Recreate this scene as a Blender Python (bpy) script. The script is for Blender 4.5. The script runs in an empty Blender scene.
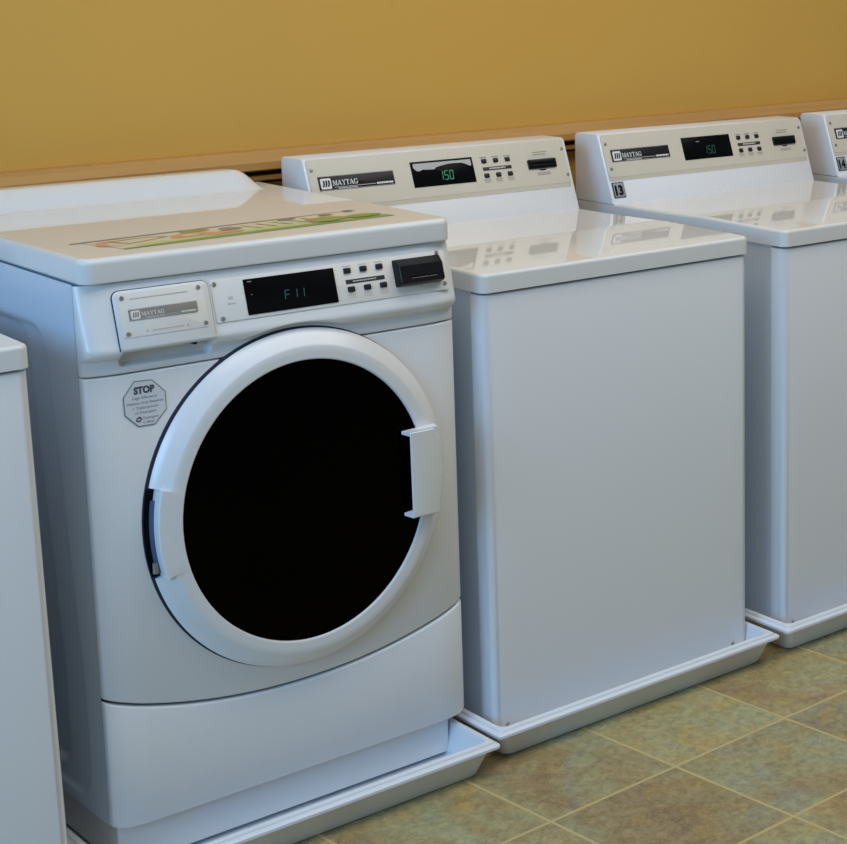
import bpy, bmesh, math
from mathutils import Vector, Matrix
from math import sin, cos, pi, sqrt, radians

scene = bpy.context.scene
COL = scene.collection

# ------------------------------------------------------------------ materials
def new_mat(name):
    m = bpy.data.materials.new(name)
    m.use_nodes = True
    return m, m.node_tree, m.node_tree.nodes['Principled BSDF']

def srgb(r, g, b):
    f = lambda c: (c / 255 / 12.92) if c / 255 <= .04045 else ((c / 255 + .055) / 1.055) ** 2.4
    return (f(r), f(g), f(b), 1)

def simple(name, col, rough=.4, metal=0, spec=.5, var=.03, scale=30, bump=0, emit=None, coat=0):
    """procedural: base colour broken up a little by noise"""
    m, nt, b = new_mat(name)
    n = nt.nodes.new('ShaderNodeTexNoise'); n.inputs['Scale'].default_value = scale; n.inputs['Detail'].default_value = 3
    tc = nt.nodes.new('ShaderNodeTexCoord'); nt.links.new(tc.outputs['Object'], n.inputs['Vector'])
    mx = nt.nodes.new('ShaderNodeMix'); mx.data_type = 'RGBA'
    mx.inputs['A'].default_value = tuple(c * (1 - var) for c in col[:3]) + (1,)
    mx.inputs['B'].default_value = tuple(min(1, c * (1 + var)) for c in col[:3]) + (1,)
    nt.links.new(n.outputs['Fac'], mx.inputs['Factor'])
    nt.links.new(mx.outputs['Result'], b.inputs['Base Color'])
    b.inputs['Roughness'].default_value = rough
    b.inputs['Metallic'].default_value = metal
    b.inputs['Specular IOR Level'].default_value = spec
    b.inputs['Coat Weight'].default_value = coat
    if bump:
        bp = nt.nodes.new('ShaderNodeBump'); bp.inputs['Strength'].default_value = bump; bp.inputs['Distance'].default_value = .001
        n2 = nt.nodes.new('ShaderNodeTexNoise'); n2.inputs['Scale'].default_value = scale * 8
        nt.links.new(tc.outputs['Object'], n2.inputs['Vector'])
        nt.links.new(n2.outputs['Fac'], bp.inputs['Height']); nt.links.new(bp.outputs['Normal'], b.inputs['Normal'])
    if emit:
        b.inputs['Emission Color'].default_value = emit[:4]; b.inputs['Emission Strength'].default_value = emit[4]
    return m

M = {}
M['enamel_top'] = simple('enamel_top', (.78, .78, .765), .03, spec=.38, var=.01, scale=4)
M['enamel'] = simple('enamel', (.78, .79, .80), .14, spec=.5, var=.01, scale=4)
M['enamel_side_bluelit'] = simple('enamel_side_bluelit', (.64, .73, .84), .3, spec=.5, var=.01, scale=4)  # white enamel with the blue side light tinted into it
M['plastic'] = simple('plastic', (.80, .81, .82), .25, spec=.5, var=.01, scale=4)
M['console_white'] = simple('console_white', (.83, .83, .84), .3, var=.01, scale=4)
M['plate'] = simple('plate', srgb(216, 207, 188), .38, spec=.4, var=.015, scale=9)
M['plate_fl'] = simple('plate_fl', srgb(232, 228, 220), .35, spec=.4, var=.015, scale=9)
M['black'] = simple('black', (.006, .006, .007), .3, spec=.3, var=.1)
M['gloss_black'] = simple('gloss_black', (.003, .003, .0035), .25, spec=.08, var=.1)
M['door_glass'] = simple('door_glass', (.001, .0006, .0006), .1, spec=.03, var=.1)
M['badge_black'] = simple('badge_black', (.012, .010, .011), .35, spec=.3, var=.1)
M['badge_glare_grey'] = simple('badge_glare_grey', srgb(140, 134, 124), .35, var=.04)  # drawer badge base, lightened to carry the glare in its colour
M['print_white'] = simple('print_white', (.80, .79, .77), .5, var=.02)
M['print_pale'] = simple('print_pale', srgb(205, 200, 190), .5, var=.02)
M['print_grey'] = simple('print_grey', srgb(150, 144, 134), .5, var=.02)
M['print_faint'] = simple('print_faint', srgb(196, 190, 180), .5, var=.02)
M['ink'] = simple('ink', srgb(84, 88, 102), .5, var=.02)
M['ink_faint'] = simple('ink_faint', srgb(128, 134, 148), .5, var=.02)
M['sticker'] = simple('sticker', srgb(228, 230, 234), .35, var=.015)
M['button'] = simple('button', (.014, .015, .022), .35, spec=.4, var=.1)
M['strip'] = simple('strip', (.03, .029, .028), .4, var=.1)
M['screw'] = simple('screw', (.38, .37, .35), .35, metal=.85, var=.15, scale=200)
M['dark_gap'] = simple('dark_gap', (.02, .022, .045), .6, var=.1)
M['hinge'] = simple('hinge', srgb(92, 106, 140), .4, metal=.3, var=.1)
M['num_grey'] = simple('num_grey', srgb(156, 160, 164), .45, var=.04)
M['pale_strip'] = simple('pale_strip', srgb(186, 186, 180), .35, var=.1, scale=60)
M['led_bright'] = simple('led_bright', (.01, .12, .07), .4, emit=(.08, .60, .28, 1, .36))
M['led_dim'] = simple('led_dim', (.01, .06, .05), .4, emit=(.12, .50, .30, 1, .07))
M['led_teal'] = simple('led_teal', (.01, .06, .06), .4, emit=(.08, .42, .32, 1, .10))
M['pan'] = simple('pan', (.78, .81, .85), .35, spec=.45, var=.015, scale=5)
M['foot'] = simple('foot', (.05, .05, .05), .6, var=.1)
M['st_cream'] = simple('st_cream', srgb(216, 208, 184), .3, var=.03)
M['st_green'] = simple('st_green', srgb(128, 160, 84), .3, var=.12, scale=25)
M['st_lime'] = simple('st_lime', srgb(196, 204, 150), .3, var=.08, scale=25)
M['st_orange'] = simple('st_orange', srgb(214, 156, 118), .3, var=.12, scale=40)
M['st_purple'] = simple('st_purple', srgb(140, 130, 142), .3, var=.1, scale=40)
M['st_brown'] = simple('st_brown', srgb(160, 142, 100), .3, var=.1, scale=40)

def wall_material():
    m, nt, b = new_mat('mustard_paint')
    tc = nt.nodes.new('ShaderNodeTexCoord')
    n = nt.nodes.new('ShaderNodeTexNoise'); n.inputs['Scale'].default_value = 1.3; n.inputs['Detail'].default_value = 4
    nt.links.new(tc.outputs['Object'], n.inputs['Vector'])
    cr = nt.nodes.new('ShaderNodeValToRGB')
    cr.color_ramp.elements[0].color = srgb(210, 164, 76); cr.color_ramp.elements[1].color = srgb(218, 168, 74)
    nt.links.new(n.outputs['Fac'], cr.inputs['Fac']); nt.links.new(cr.outputs['Color'], b.inputs['Base Color'])
    n2 = nt.nodes.new('ShaderNodeTexNoise'); n2.inputs['Scale'].default_value = 260
    nt.links.new(tc.outputs['Object'], n2.inputs['Vector'])
    bp = nt.nodes.new('ShaderNodeBump'); bp.inputs['Strength'].default_value = .12; bp.inputs['Distance'].default_value = .001
    nt.links.new(n2.outputs['Fac'], bp.inputs['Height']); nt.links.new(bp.outputs['Normal'], b.inputs['Normal'])
    b.inputs['Roughness'].default_value = .6
    return m

def wood_material(name, c0, c1, rough=.4):
    m, nt, b = new_mat(name)
    tc = nt.nodes.new('ShaderNodeTexCoord')
    mp = nt.nodes.new('ShaderNodeMapping'); mp.inputs['Scale'].default_value = (1.2, 22, 40)
    nt.links.new(tc.outputs['Object'], mp.inputs['Vector'])
    n = nt.nodes.new('ShaderNodeTexNoise'); n.inputs['Scale'].default_value = 2.2; n.inputs['Detail'].default_value = 6
    nt.links.new(mp.outputs['Vector'], n.inputs['Vector'])
    cr = nt.nodes.new('ShaderNodeValToRGB')
    cr.color_ramp.elements[0].position = .3; cr.color_ramp.elements[0].color = c0
    cr.color_ramp.elements[1].position = .7; cr.color_ramp.elements[1].color = c1
    nt.links.new(n.outputs['Fac'], cr.inputs['Fac']); nt.links.new(cr.outputs['Color'], b.inputs['Base Color'])
    b.inputs['Roughness'].default_value = rough
    return m

def floor_material():
    m, nt, b = new_mat('slate_tile')
    N = nt.nodes.new; L = nt.links.new
    tc = N('ShaderNodeTexCoord')
    # rotate/shift world coordinates into the tile grid
    T = .2905; a = radians(2.3); ox, oy = .1936, -.2988
    sep = N('ShaderNodeSeparateXYZ'); L(tc.outputs['Object'], sep.inputs['Vector'])
    def math_(op, x, y=None):
        n = N('ShaderNodeMath'); n.operation = op
        for i, v in enumerate((x, y)):
            if v is None: continue
            if isinstance(v, (int, float)): n.inputs[i].default_value = v
            else: L(v, n.inputs[i])
        return n.outputs[0]
    X = math_('SUBTRACT', sep.outputs['X'], ox); Y = math_('SUBTRACT', sep.outputs['Y'], oy)
    a2 = radians(4.6)
    U = math_('DIVIDE', math_('ADD', math_('MULTIPLY', X, cos(a2)), math_('MULTIPLY', Y, sin(a2))), .293)
    V = math_('DIVIDE', math_('SUBTRACT', math_('MULTIPLY', Y, cos(a)), math_('MULTIPLY', X, sin(a))), T)
    # wobble the edges a hair
    def edge(u):
        f = math_('FRACT', u)
        return math_('MINIMUM', f, math_('SUBTRACT', 1.0, f))
    nw = N('ShaderNodeTexNoise'); nw.inputs['Scale'].default_value = 45; L(tc.outputs['Object'], nw.inputs['Vector'])
    d = math_('MINIMUM', edge(U), edge(V))
    d = math_('ADD', d, math_('MULTIPLY', math_('SUBTRACT', nw.outputs['Fac'], .5), .006))
    grout = N('ShaderNodeMapRange'); grout.inputs['From Min'].default_value = .009; grout.inputs['From Max'].default_value = .015
    L(d, grout.inputs['Value'])          # 0 in the grout, 1 on the tile
    cell = N('ShaderNodeCombineXYZ'); L(math_('FLOOR', U), cell.inputs['X']); L(math_('FLOOR', V), cell.inputs['Y'])
    wn = N('ShaderNodeTexWhiteNoise'); wn.noise_dimensions = '3D'; L(cell.outputs['Vector'], wn.inputs['Vector'])
    # per-tile offset of the slate clouds
    sc = N('ShaderNodeVectorMath'); sc.operation = 'SCALE'; L(wn.outputs['Color'], sc.inputs[0]); sc.inputs['Scale'].default_value = 7
    ad = N('ShaderNodeVectorMath'); ad.operation = 'ADD'; L(tc.outputs['Object'], ad.inputs[0]); L(sc.outputs['Vector'], ad.inputs[1])
    def noise(scale, detail, rough, dist=0.0, off=0.0):
        n = N('ShaderNodeTexNoise'); n.inputs['Scale'].default_value = scale; n.inputs['Detail'].default_value = detail
        n.inputs['Roughness'].default_value = rough; n.inputs['Distortion'].default_value = dist
        o = N('ShaderNodeVectorMath'); o.operation = 'ADD'; L(ad.outputs['Vector'], o.inputs[0]); o.inputs[1].default_value = (off, off * .7, off * .3)
        L(o.outputs['Vector'], n.inputs['Vector']); return n.outputs['Fac']
    def ramp(fac, stops):
        c = N('ShaderNodeValToRGB')
        while len(c.color_ramp.elements) < len(stops): c.color_ramp.elements.new(.5)
        for e, (p, col) in zip(c.color_ramp.elements, stops): e.position = p; e.color = col
        L(fac, c.inputs['Fac']); return c.outputs['Color']
    def mix(fac, A, B, mode='MIX'):
        n = N('ShaderNodeMix'); n.data_type = 'RGBA'; n.blend_type = mode
        if isinstance(fac, (int, float)): n.inputs['Factor'].default_value = fac
        else: L(fac, n.inputs['Factor'])
        for k, v in (('A', A), ('B', B)):
            if isinstance(v, tuple): n.inputs[k].default_value = v
            else: L(v, n.inputs[k])
        return n.outputs['Result']
    base = ramp(noise(5, 5, .62, .6), [(.30, srgb(150, 126, 94)), (.45, srgb(168, 152, 108)), (.56, srgb(170, 168, 128)), (.70, srgb(164, 172, 150))])
    ochre = ramp(noise(7, 4, .6, 1.0, 3.1), [(.55, (0, 0, 0, 1)), (.72, (1, 1, 1, 1))])
    c = mix(math_('MULTIPLY', ochre, .6), base, srgb(198, 168, 86))
    rust = ramp(noise(9, 5, .65, 1.2, 7.7), [(.56, (0, 0, 0, 1)), (.74, (1, 1, 1, 1))])
    c = mix(math_('MULTIPLY', rust, .6), c, srgb(156, 120, 92))
    blue = ramp(noise(6, 4, .6, .8, 12.3), [(.57, (0, 0, 0, 1)), (.75, (1, 1, 1, 1))])
    c = mix(math_('MULTIPLY', blue, .55), c, srgb(150, 156, 160))
    tint = ramp(wn.outputs['Value'], [(0, (.80, .73, .71, 1)), (.3, (.9, .88, .86, 1)), (.6, (1, 1, .97, 1)), (1, (1.0, 1.02, .96, 1))])
    c = mix(1.0, c, tint, 'MULTIPLY')
    fine = ramp(noise(60, 6, .7, .5, 1.3), [(.34, (.72, .72, .72, 1)), (.5, (1, 1, 1, 1)), (.66, (1.28, 1.28, 1.28, 1))])
    c = mix(1.0, c, fine, 'MULTIPLY')
    veins = ramp(noise(26, 8, .75, 2.5, 4.4), [(.47, (0, 0, 0, 1)), (.5, (1, 1, 1, 1)), (.53, (0, 0, 0, 1))])
    c = mix(math_('MULTIPLY', veins, .35), c, srgb(208, 198, 168))
    c = mix(1.0, c, (.95, .92, .84, 1), 'MULTIPLY')
    c = mix(grout.outputs['Result'], srgb(198, 178, 122), c)
    L(c, b.inputs['Base Color'])
    b.inputs['Roughness'].default_value = .5; b.inputs['Specular IOR Level'].default_value = .35
    h = math_('ADD', math_('MULTIPLY', grout.outputs['Result'], 1.0), math_('MULTIPLY', noise(40, 6, .7, .5, 2.2), .35))
    bp = N('ShaderNodeBump'); bp.inputs['Strength'].default_value = .5; bp.inputs['Distance'].default_value = .002
    L(h, bp.inputs['Height']); L(bp.outputs['Normal'], b.inputs['Normal'])
    return m

M['wall'] = wall_material()
M['rail'] = wood_material('rail_wood', srgb(186, 138, 74), srgb(198, 150, 84), .42)
M['rail_dark'] = wood_material('rail_brown', srgb(150, 106, 52), srgb(166, 118, 58), .45)
M['rail_gap_shade'] = simple('rail_gap_shade', (.014, .009, .006), .7, var=.1)  # near-black colour for the shadow lines below the rail
M['floor'] = floor_material()
M['plain_wall'] = simple('plain_wall', srgb(196, 188, 170), .7, var=.02)

# ------------------------------------------------------------------ mesh helpers
class MB:
    """collects shapes (each with a material key) and links them as ONE mesh object"""
    def __init__(self):
        self.v = []; self.f = []; self.fm = []; self.keys = []
    def mi(self, k):
        if k not in self.keys: self.keys.append(k)
        return self.keys.index(k)
    def add(self, verts, faces, k):
        o = len(self.v); self.v += [Vector(p) for p in verts]; i = self.mi(k)
        for f in faces: self.f.append([o + j for j in f]); self.fm.append(i)
    def add_bm(self, bm, k):
        bm.verts.index_update()
        self.add([v.co.copy() for v in bm.verts], [[v.index for v in f.verts] for f in bm.faces], k); bm.free()
    def build(self, name, parent=None, origin=(0, 0, 0), angle=32, weighted=False, smooth=True):
        me = bpy.data.meshes.new(name)
        og = Vector(origin)
        me.from_pydata([tuple(p - og) for p in self.v], [], self.f)
        for k in self.keys: me.materials.append(M[k])
        me.polygons.foreach_set('material_index', self.fm)
        bm = bmesh.new(); bm.from_mesh(me); bmesh.ops.recalc_face_normals(bm, faces=bm.faces[:]); bm.to_mesh(me); bm.free()
        if smooth:
            me.polygons.foreach_set('use_smooth', [True] * len(me.polygons))
            me.set_sharp_from_angle(angle=radians(angle))
        me.update()
        o = bpy.data.objects.new(name, me); COL.objects.link(o)
        if parent: o.parent = parent
        else: o.location = og
        if weighted:
            w = o.modifiers.new('weighted_normal', 'WEIGHTED_NORMAL'); w.keep_sharp = True
        return o

def bevel_edges(bm, pred, off, seg=3):
    es = [e for e in bm.edges if pred(e)]
    bmesh.ops.bevel(bm, geom=es, offset=off, segments=seg, profile=.5, affect='EDGES', clamp_overlap=True)

def bm_box(x0, x1, y0, y1, z0, z1):
    bm = bmesh.new(); bmesh.ops.create_cube(bm, size=1)
    for v in bm.verts:
        v.co = Vector((x0 + (v.co.x + .5) * (x1 - x0), y0 + (v.co.y + .5) * (y1 - y0), z0 + (v.co.z + .5) * (z1 - z0)))
    return bm

def rrect(w, h, r, n=5):
    """rounded rectangle outline centred on 0, counter-clockwise"""
    pts = []
    for cx, cy, a0 in ((w / 2 - r, h / 2 - r, 0), (-w / 2 + r, h / 2 - r, 90), (-w / 2 + r, -h / 2 + r, 180), (w / 2 - r, -h / 2 + r, 270)):
        for i in range(n + 1):
            a = radians(a0 + 90 * i / n); pts.append((cx + r * cos(a), cy + r * sin(a)))
    return pts

def loft(mb, loops, k, cap0=False, cap1=False, closed=True):
    n = len(loops[0]); vs = [p for l in loops for p in l]; fs = []
    for i in range(len(loops) - 1):
        for j in range(n if closed else n - 1):
            a, b_ = i * n + j, i * n + (j + 1) % n
            fs.append([a, b_, b_ + n, a + n])
    if cap0: fs.append(list(range(n))[::-1])
    if cap1: fs.append([(len(loops) - 1) * n + j for j in range(n)])
    mb.add(vs, fs, k)

class Frame:
    """flat frame: u to the right, s up the slope, h out of the surface"""
    def __init__(self, o, s_dir):
        self.o = Vector(o); self.u = Vector((1, 0, 0)); self.s = Vector(s_dir).normalized(); self.n = self.u.cross(self.s)
    def __call__(self, u, s, h=0): return self.o + self.u * u + self.s * s + self.n * h
    def slab(self, mb, u0, u1, s0, s1, h0, h1, k, r=.001, edge=.0006, n=4):
        """rounded slab with a softened front edge"""
        w, hh = u1 - u0, s1 - s0; c = ((u0 + u1) / 2, (s0 + s1) / 2); r = min(r, w / 2.01, hh / 2.01); e = min(edge, (h1 - h0) * .6)
        loops = []
        for ins, h in ((0, h0), (0, h1 - e), (e * .3, h1 - e * .3), (e, h1)):
            loops.append([self(c[0] + x, c[1] + y, h) for x, y in rrect(w - 2 * ins, hh - 2 * ins, max(r - ins, .0002), n)])
        loft(mb, loops, k, cap0=False, cap1=True)
    def poly(self, mb, pts, h, k):
        mb.add([self(x, y, h) for x, y in pts], [list(range(len(pts)))], k)
    def disc(self, mb, u, s, r, h0, h1, k, n=14):
        loops = [[self(u + rr * cos(2 * pi * i / n), s + rr * sin(2 * pi * i / n), h) for i in range(n)] for rr, h in ((r, h0), (r, (h0 + h1) / 2), (r * .8, h1 * .9 + h0 * .1), (r * .45, h1))]
        loft(mb, loops, k, cap1=True)

def dashes(mb, fr, u0, u1, s, hgt, h, k, pat=(3, 2, 4, 1.5, 2.5), gap=.6):
    """a row of unreadable fine print: little bars of word length"""
    L_ = u1 - u0; unit = hgt * .75; u = u0; i = 0
    while u < u1 - unit * .5:
        w = min(pat[i % len(pat)] * unit, u1 - u)
        fr.poly(mb, [(u, s - hgt / 2), (u + w, s - hgt / 2), (u + w, s + hgt / 2), (u, s + hgt / 2)], h, k)
        u += w + gap * unit; i += 1

def text_polys(txt, height, bold=0.0, spacing=1.0):
    """flat outlines of a line of sans lettering from the built-in font: verts (x,y) and faces"""
    cu = bpy.data.curves.new('t', 'FONT'); cu.body = txt; cu.size = height / .69; cu.offset = bold; cu.space_character = spacing
    cu.resolution_u = 3
    o = bpy.data.objects.new('t', cu); COL.objects.link(o)
    dg = bpy.context.evaluated_depsgraph_get(); dg.update()
    me = o.evaluated_get(dg).to_mesh()
    vs = [(v.co.x, v.co.y) for v in me.vertices]; fs = [list(p.vertices) for p in me.polygons]
    o.evaluated_get(dg).to_mesh_clear()
    bpy.data.objects.remove(o); bpy.data.curves.remove(cu)
    return vs, fs

def put_text(mb, fr, txt, u, s, height, h, k, align='l', width=None, bold=0.0):
    vs, fs = text_polys(txt, height, bold)
    x0 = min(v[0] for v in vs); x1 = max(v[0] for v in vs); sc = 1
    if width: sc = width / (x1 - x0)
    w = (x1 - x0) * sc
    off = u - (w / 2 if align == 'c' else 0)
    mb.add([fr(off + (x - x0) * sc, s + y, h) for x, y in vs], fs, k)

R4 = lambda x0, x1, y0, y1: [(x0, y0), (x1, y0), (x1, y1), (x0, y1)]
def serif_glyphs():
    g = {}
    g['M'] = (1.12, [R4(.10, .20, 0, 1), R4(.84, 1.04, 0, 1), [(.08, 1), (.30, 1), (.64, .03), (.52, .03)], [(.84, 1), (.90, 1), (.60, .03), (.54, .03)],
                     R4(0, .32, 0, .08), R4(.74, 1.14, 0, .08), R4(0, .28, .92, 1), R4(.86, 1.14, .92, 1)])
    g['A'] = (.98, [[(.06, 0), (.16, 0), (.52, 1), (.42, 1)], [(.40, 1), (.58, 1), (.95, 0), (.71, 0)], R4(.24, .76, .29, .38), R4(-.03, .28, 0, .07), R4(.62, 1.02, 0, .07)])
    g['Y'] = (.92, [[(.06, 1), (.30, 1), (.58, .44), (.40, .44)], [(.80, 1), (.90, 1), (.58, .44), (.50, .44)], R4(.39, .60, 0, .5), R4(.26, .74, 0, .07), R4(-.03, .40, .93, 1), R4(.66, 1.0, .93, 1)])
    g['T'] = (.86, [R4(.33, .54, 0, 1), R4(0, .87, .91, 1), R4(0, .07, .72, 1), R4(.80, .87, .72, 1), R4(.20, .67, 0, .07)])
    arc = []; n = 18
    for i in range(n):
        a0, a1 = radians(42 + 280 * i / n), radians(42 + 280 * (i + 1) / n)
        arc.append([(.48 + .48 * cos(a0), .5 + .52 * sin(a0)), (.48 + .48 * cos(a1), .5 + .52 * sin(a1)), (.48 + .27 * cos(a1), .5 + .45 * sin(a1)), (.48 + .27 * cos(a0), .5 + .45 * sin(a0))])
    g['G'] = (1.0, arc + [R4(.68, .88, .06, .46), R4(.54, 1.0, .40, .47), R4(.80, .87, .68, 1)])
    return g
GLY = serif_glyphs()

def brand_badge(mb, fr, u0, u1, s0, s1, h, base, ink, faint):
    """long dark plate: white square emblem, MAYTAG in serif capitals, rule and fine print"""
    fr.slab(mb, u0, u1, s0, s1, h, h + .0012, base, r=.0008, edge=.0004)
    W_, H_ = u1 - u0, s1 - s0; t = h + .0014
    # thin pale frame line
    a = fr; q = .0006
    for (x0, x1, y0, y1) in ((u0 + q, u1 - q, s0 + q, s0 + 2 * q), (u0 + q, u1 - q, s1 - 2 * q, s1 - q)):
        a.poly(mb, R4(x0, x1, y0, y1), t, faint)
    # emblem
    e0, e1 = u0 + .022 * W_, u0 + .16 * W_; f0, f1 = s0 + .10 * H_, s0 + .84 * H_
    pts = [((e0 + e1) / 2 + x, (f0 + f1) / 2 + y) for x, y in rrect(e1 - e0, f1 - f0, .003, 4)]
    fr.poly(mb, pts, t, ink)
    ew, eh = e1 - e0, f1 - f0
    for i, (c0, lean) in enumerate(((.17, .10), (.41, .10), (.65, .10))):   # three curved bars of the emblem
        for j in range(5):
            y0, y1 = .20 + .12 * j, .20 + .12 * (j + 1)
            bow = lambda y: lean * (1 - ((y - .2) / .6)) + .05 * sin(pi * (y - .2) / .6)
            fr.poly(mb, [(e0 + ew * (c0 + bow(1 - y0) - .04), f0 + eh * y0), (e0 + ew * (c0 + .16 + bow(1 - y0) - .04), f0 + eh * y0),
                         (e0 + ew * (c0 + .16 + bow(1 - y1) - .04), f0 + eh * y1), (e0 + ew * (c0 + bow(1 - y1) - .04), f0 + eh * y1)], t + .0002, base)
    # word
    x = u0 + .178 * W_; hh = H_ * .36; base_s = s0 + .30 * H_
    tot = sum(GLY[c][0] + .05 for c in 'MAYTAG'); sc = (.335 * W_) / tot
    for c in 'MAYTAG':
        w, polys = GLY[c]
        for i, p in enumerate(polys): fr.poly(mb, [(x + px * sc, base_s + py * hh) for px, py in p], t + .00005 * (i % 3), ink)
        x += (w + .05) * sc
    fr.poly(mb, R4(u0 + .19 * W_, u0 + .745 * W_, s0 + .17 * H_, s0 + .205 * H_), t, faint)
    dashes(mb, fr, u0 + .24 * W_, u0 + .50 * W_, s0 + .09 * H_, H_ * .07, t, faint)
    dashes(mb, fr, u0 + .755 * W_, u0 + .975 * W_, s0 + .20 * H_, H_ * .13, t, ink, pat=(2, 1, 1.5, 1), gap=.3)

SEG = {'0': 'abcdef', '1': 'bc', '5': 'afgcd', 'F': 'aefg'}
def seven_seg(mb, fr, ch, u, s, w, h, hh, k, sl=.08):
    t = w * .17; sk = lambda x, y: (u + x + sl * (y), s + y)
    segs = {'a': (t * .6, w - t * .6, h - t, h), 'd': (t * .6, w - t * .6, 0, t), 'g': (t * .6, w - t * .6, h / 2 - t / 2, h / 2 + t / 2),
            'f': (0, t, h / 2 + t * .3, h - t * .5), 'b': (w - t, w, h / 2 + t * .3, h - t * .5), 'e': (0, t, t * .5, h / 2 - t * .3), 'c': (w - t, w, t * .5, h / 2 - t * .3)}
    for q in SEG[ch]:
        x0, x1, y0, y1 = segs[q]
        fr.poly(mb, [sk(x0, y0), sk(x1, y0), sk(x1, y1), sk(x0, y1)], hh, k)

def tag(o, label=None, cat=None, group=None, kind=None):
    if label: o['label'] = label
    if cat: o['category'] = cat
    if group: o['group'] = group
    if kind: o['kind'] = kind
    return o

def empty(name, loc):
    o = bpy.data.objects.new(name, None); o.empty_display_size = .1; o.location = loc; COL.objects.link(o); return o

# ------------------------------------------------------------------ setting
def structure(name, mb, **kw):
    o = mb.build(name, **kw); o['kind'] = 'structure'; return o

WALL_Y = .80
mb = MB(); mb.add([(-5, -6, 0), (6, -6, 0), (6, WALL_Y, 0), (-5, WALL_Y, 0)], [[0, 1, 2, 3]], 'floor'); structure('floor', mb, smooth=False)
mb = MB(); mb.add([(-5, WALL_Y, 0), (6, WALL_Y, 0), (6, WALL_Y, 3.0), (-5, WALL_Y, 3.0)], [[0, 1, 2, 3]], 'wall'); structure('wall_back', mb, smooth=False)

def rail_profile(mb, prof, k, x0=-5, x1=6, dz=.0085):
    # the rail climbs a hair to the right, as in the photo
    loops = [[(x, y, z + dz * x) for y, z in prof] for x in (x0, x1)]
    loft(mb, loops, k, cap0=True, cap1=True)
mb = MB(); rail_profile(mb, [(WALL_Y, 1.034), (.755, 1.034), (.752, 1.037), (.752, 1.052), (.755, 1.056), (.772, 1.073), (.778, 1.0745), (WALL_Y, 1.0745)], 'rail')
structure('trim_1', mb, angle=25)
mb = MB(); rail_profile(mb, [(WALL_Y, 1.005), (.784, 1.005), (.784, 1.034), (WALL_Y, 1.034)], 'rail_gap_shade'); structure('rail_shade_strip', mb)  # dark strip standing in for the shadow under the rail
mb = MB(); rail_profile(mb, [(.784, 1.0115), (.766, 1.0115), (.764, 1.0135), (.764, 1.0205), (.766, 1.0225), (.784, 1.0225)], 'rail_dark'); structure('trim_3', mb)
mb = MB(); rail_profile(mb, [(WALL_Y, 0), (WALL_Y - .012, 0), (WALL_Y - .012, .09), (WALL_Y - .008, .10), (WALL_Y, .10)], 'rail_dark', dz=0); structure('baseboard_back', mb)

# ------------------------------------------------------------------ top-load washer (built where the one beside the front loader stands)
W = .654; HL = .8755
FR = Frame((0, .5703, .912), (0, .0551, .1547))
BASE = Vector((W / 2, .35, .004))

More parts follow.
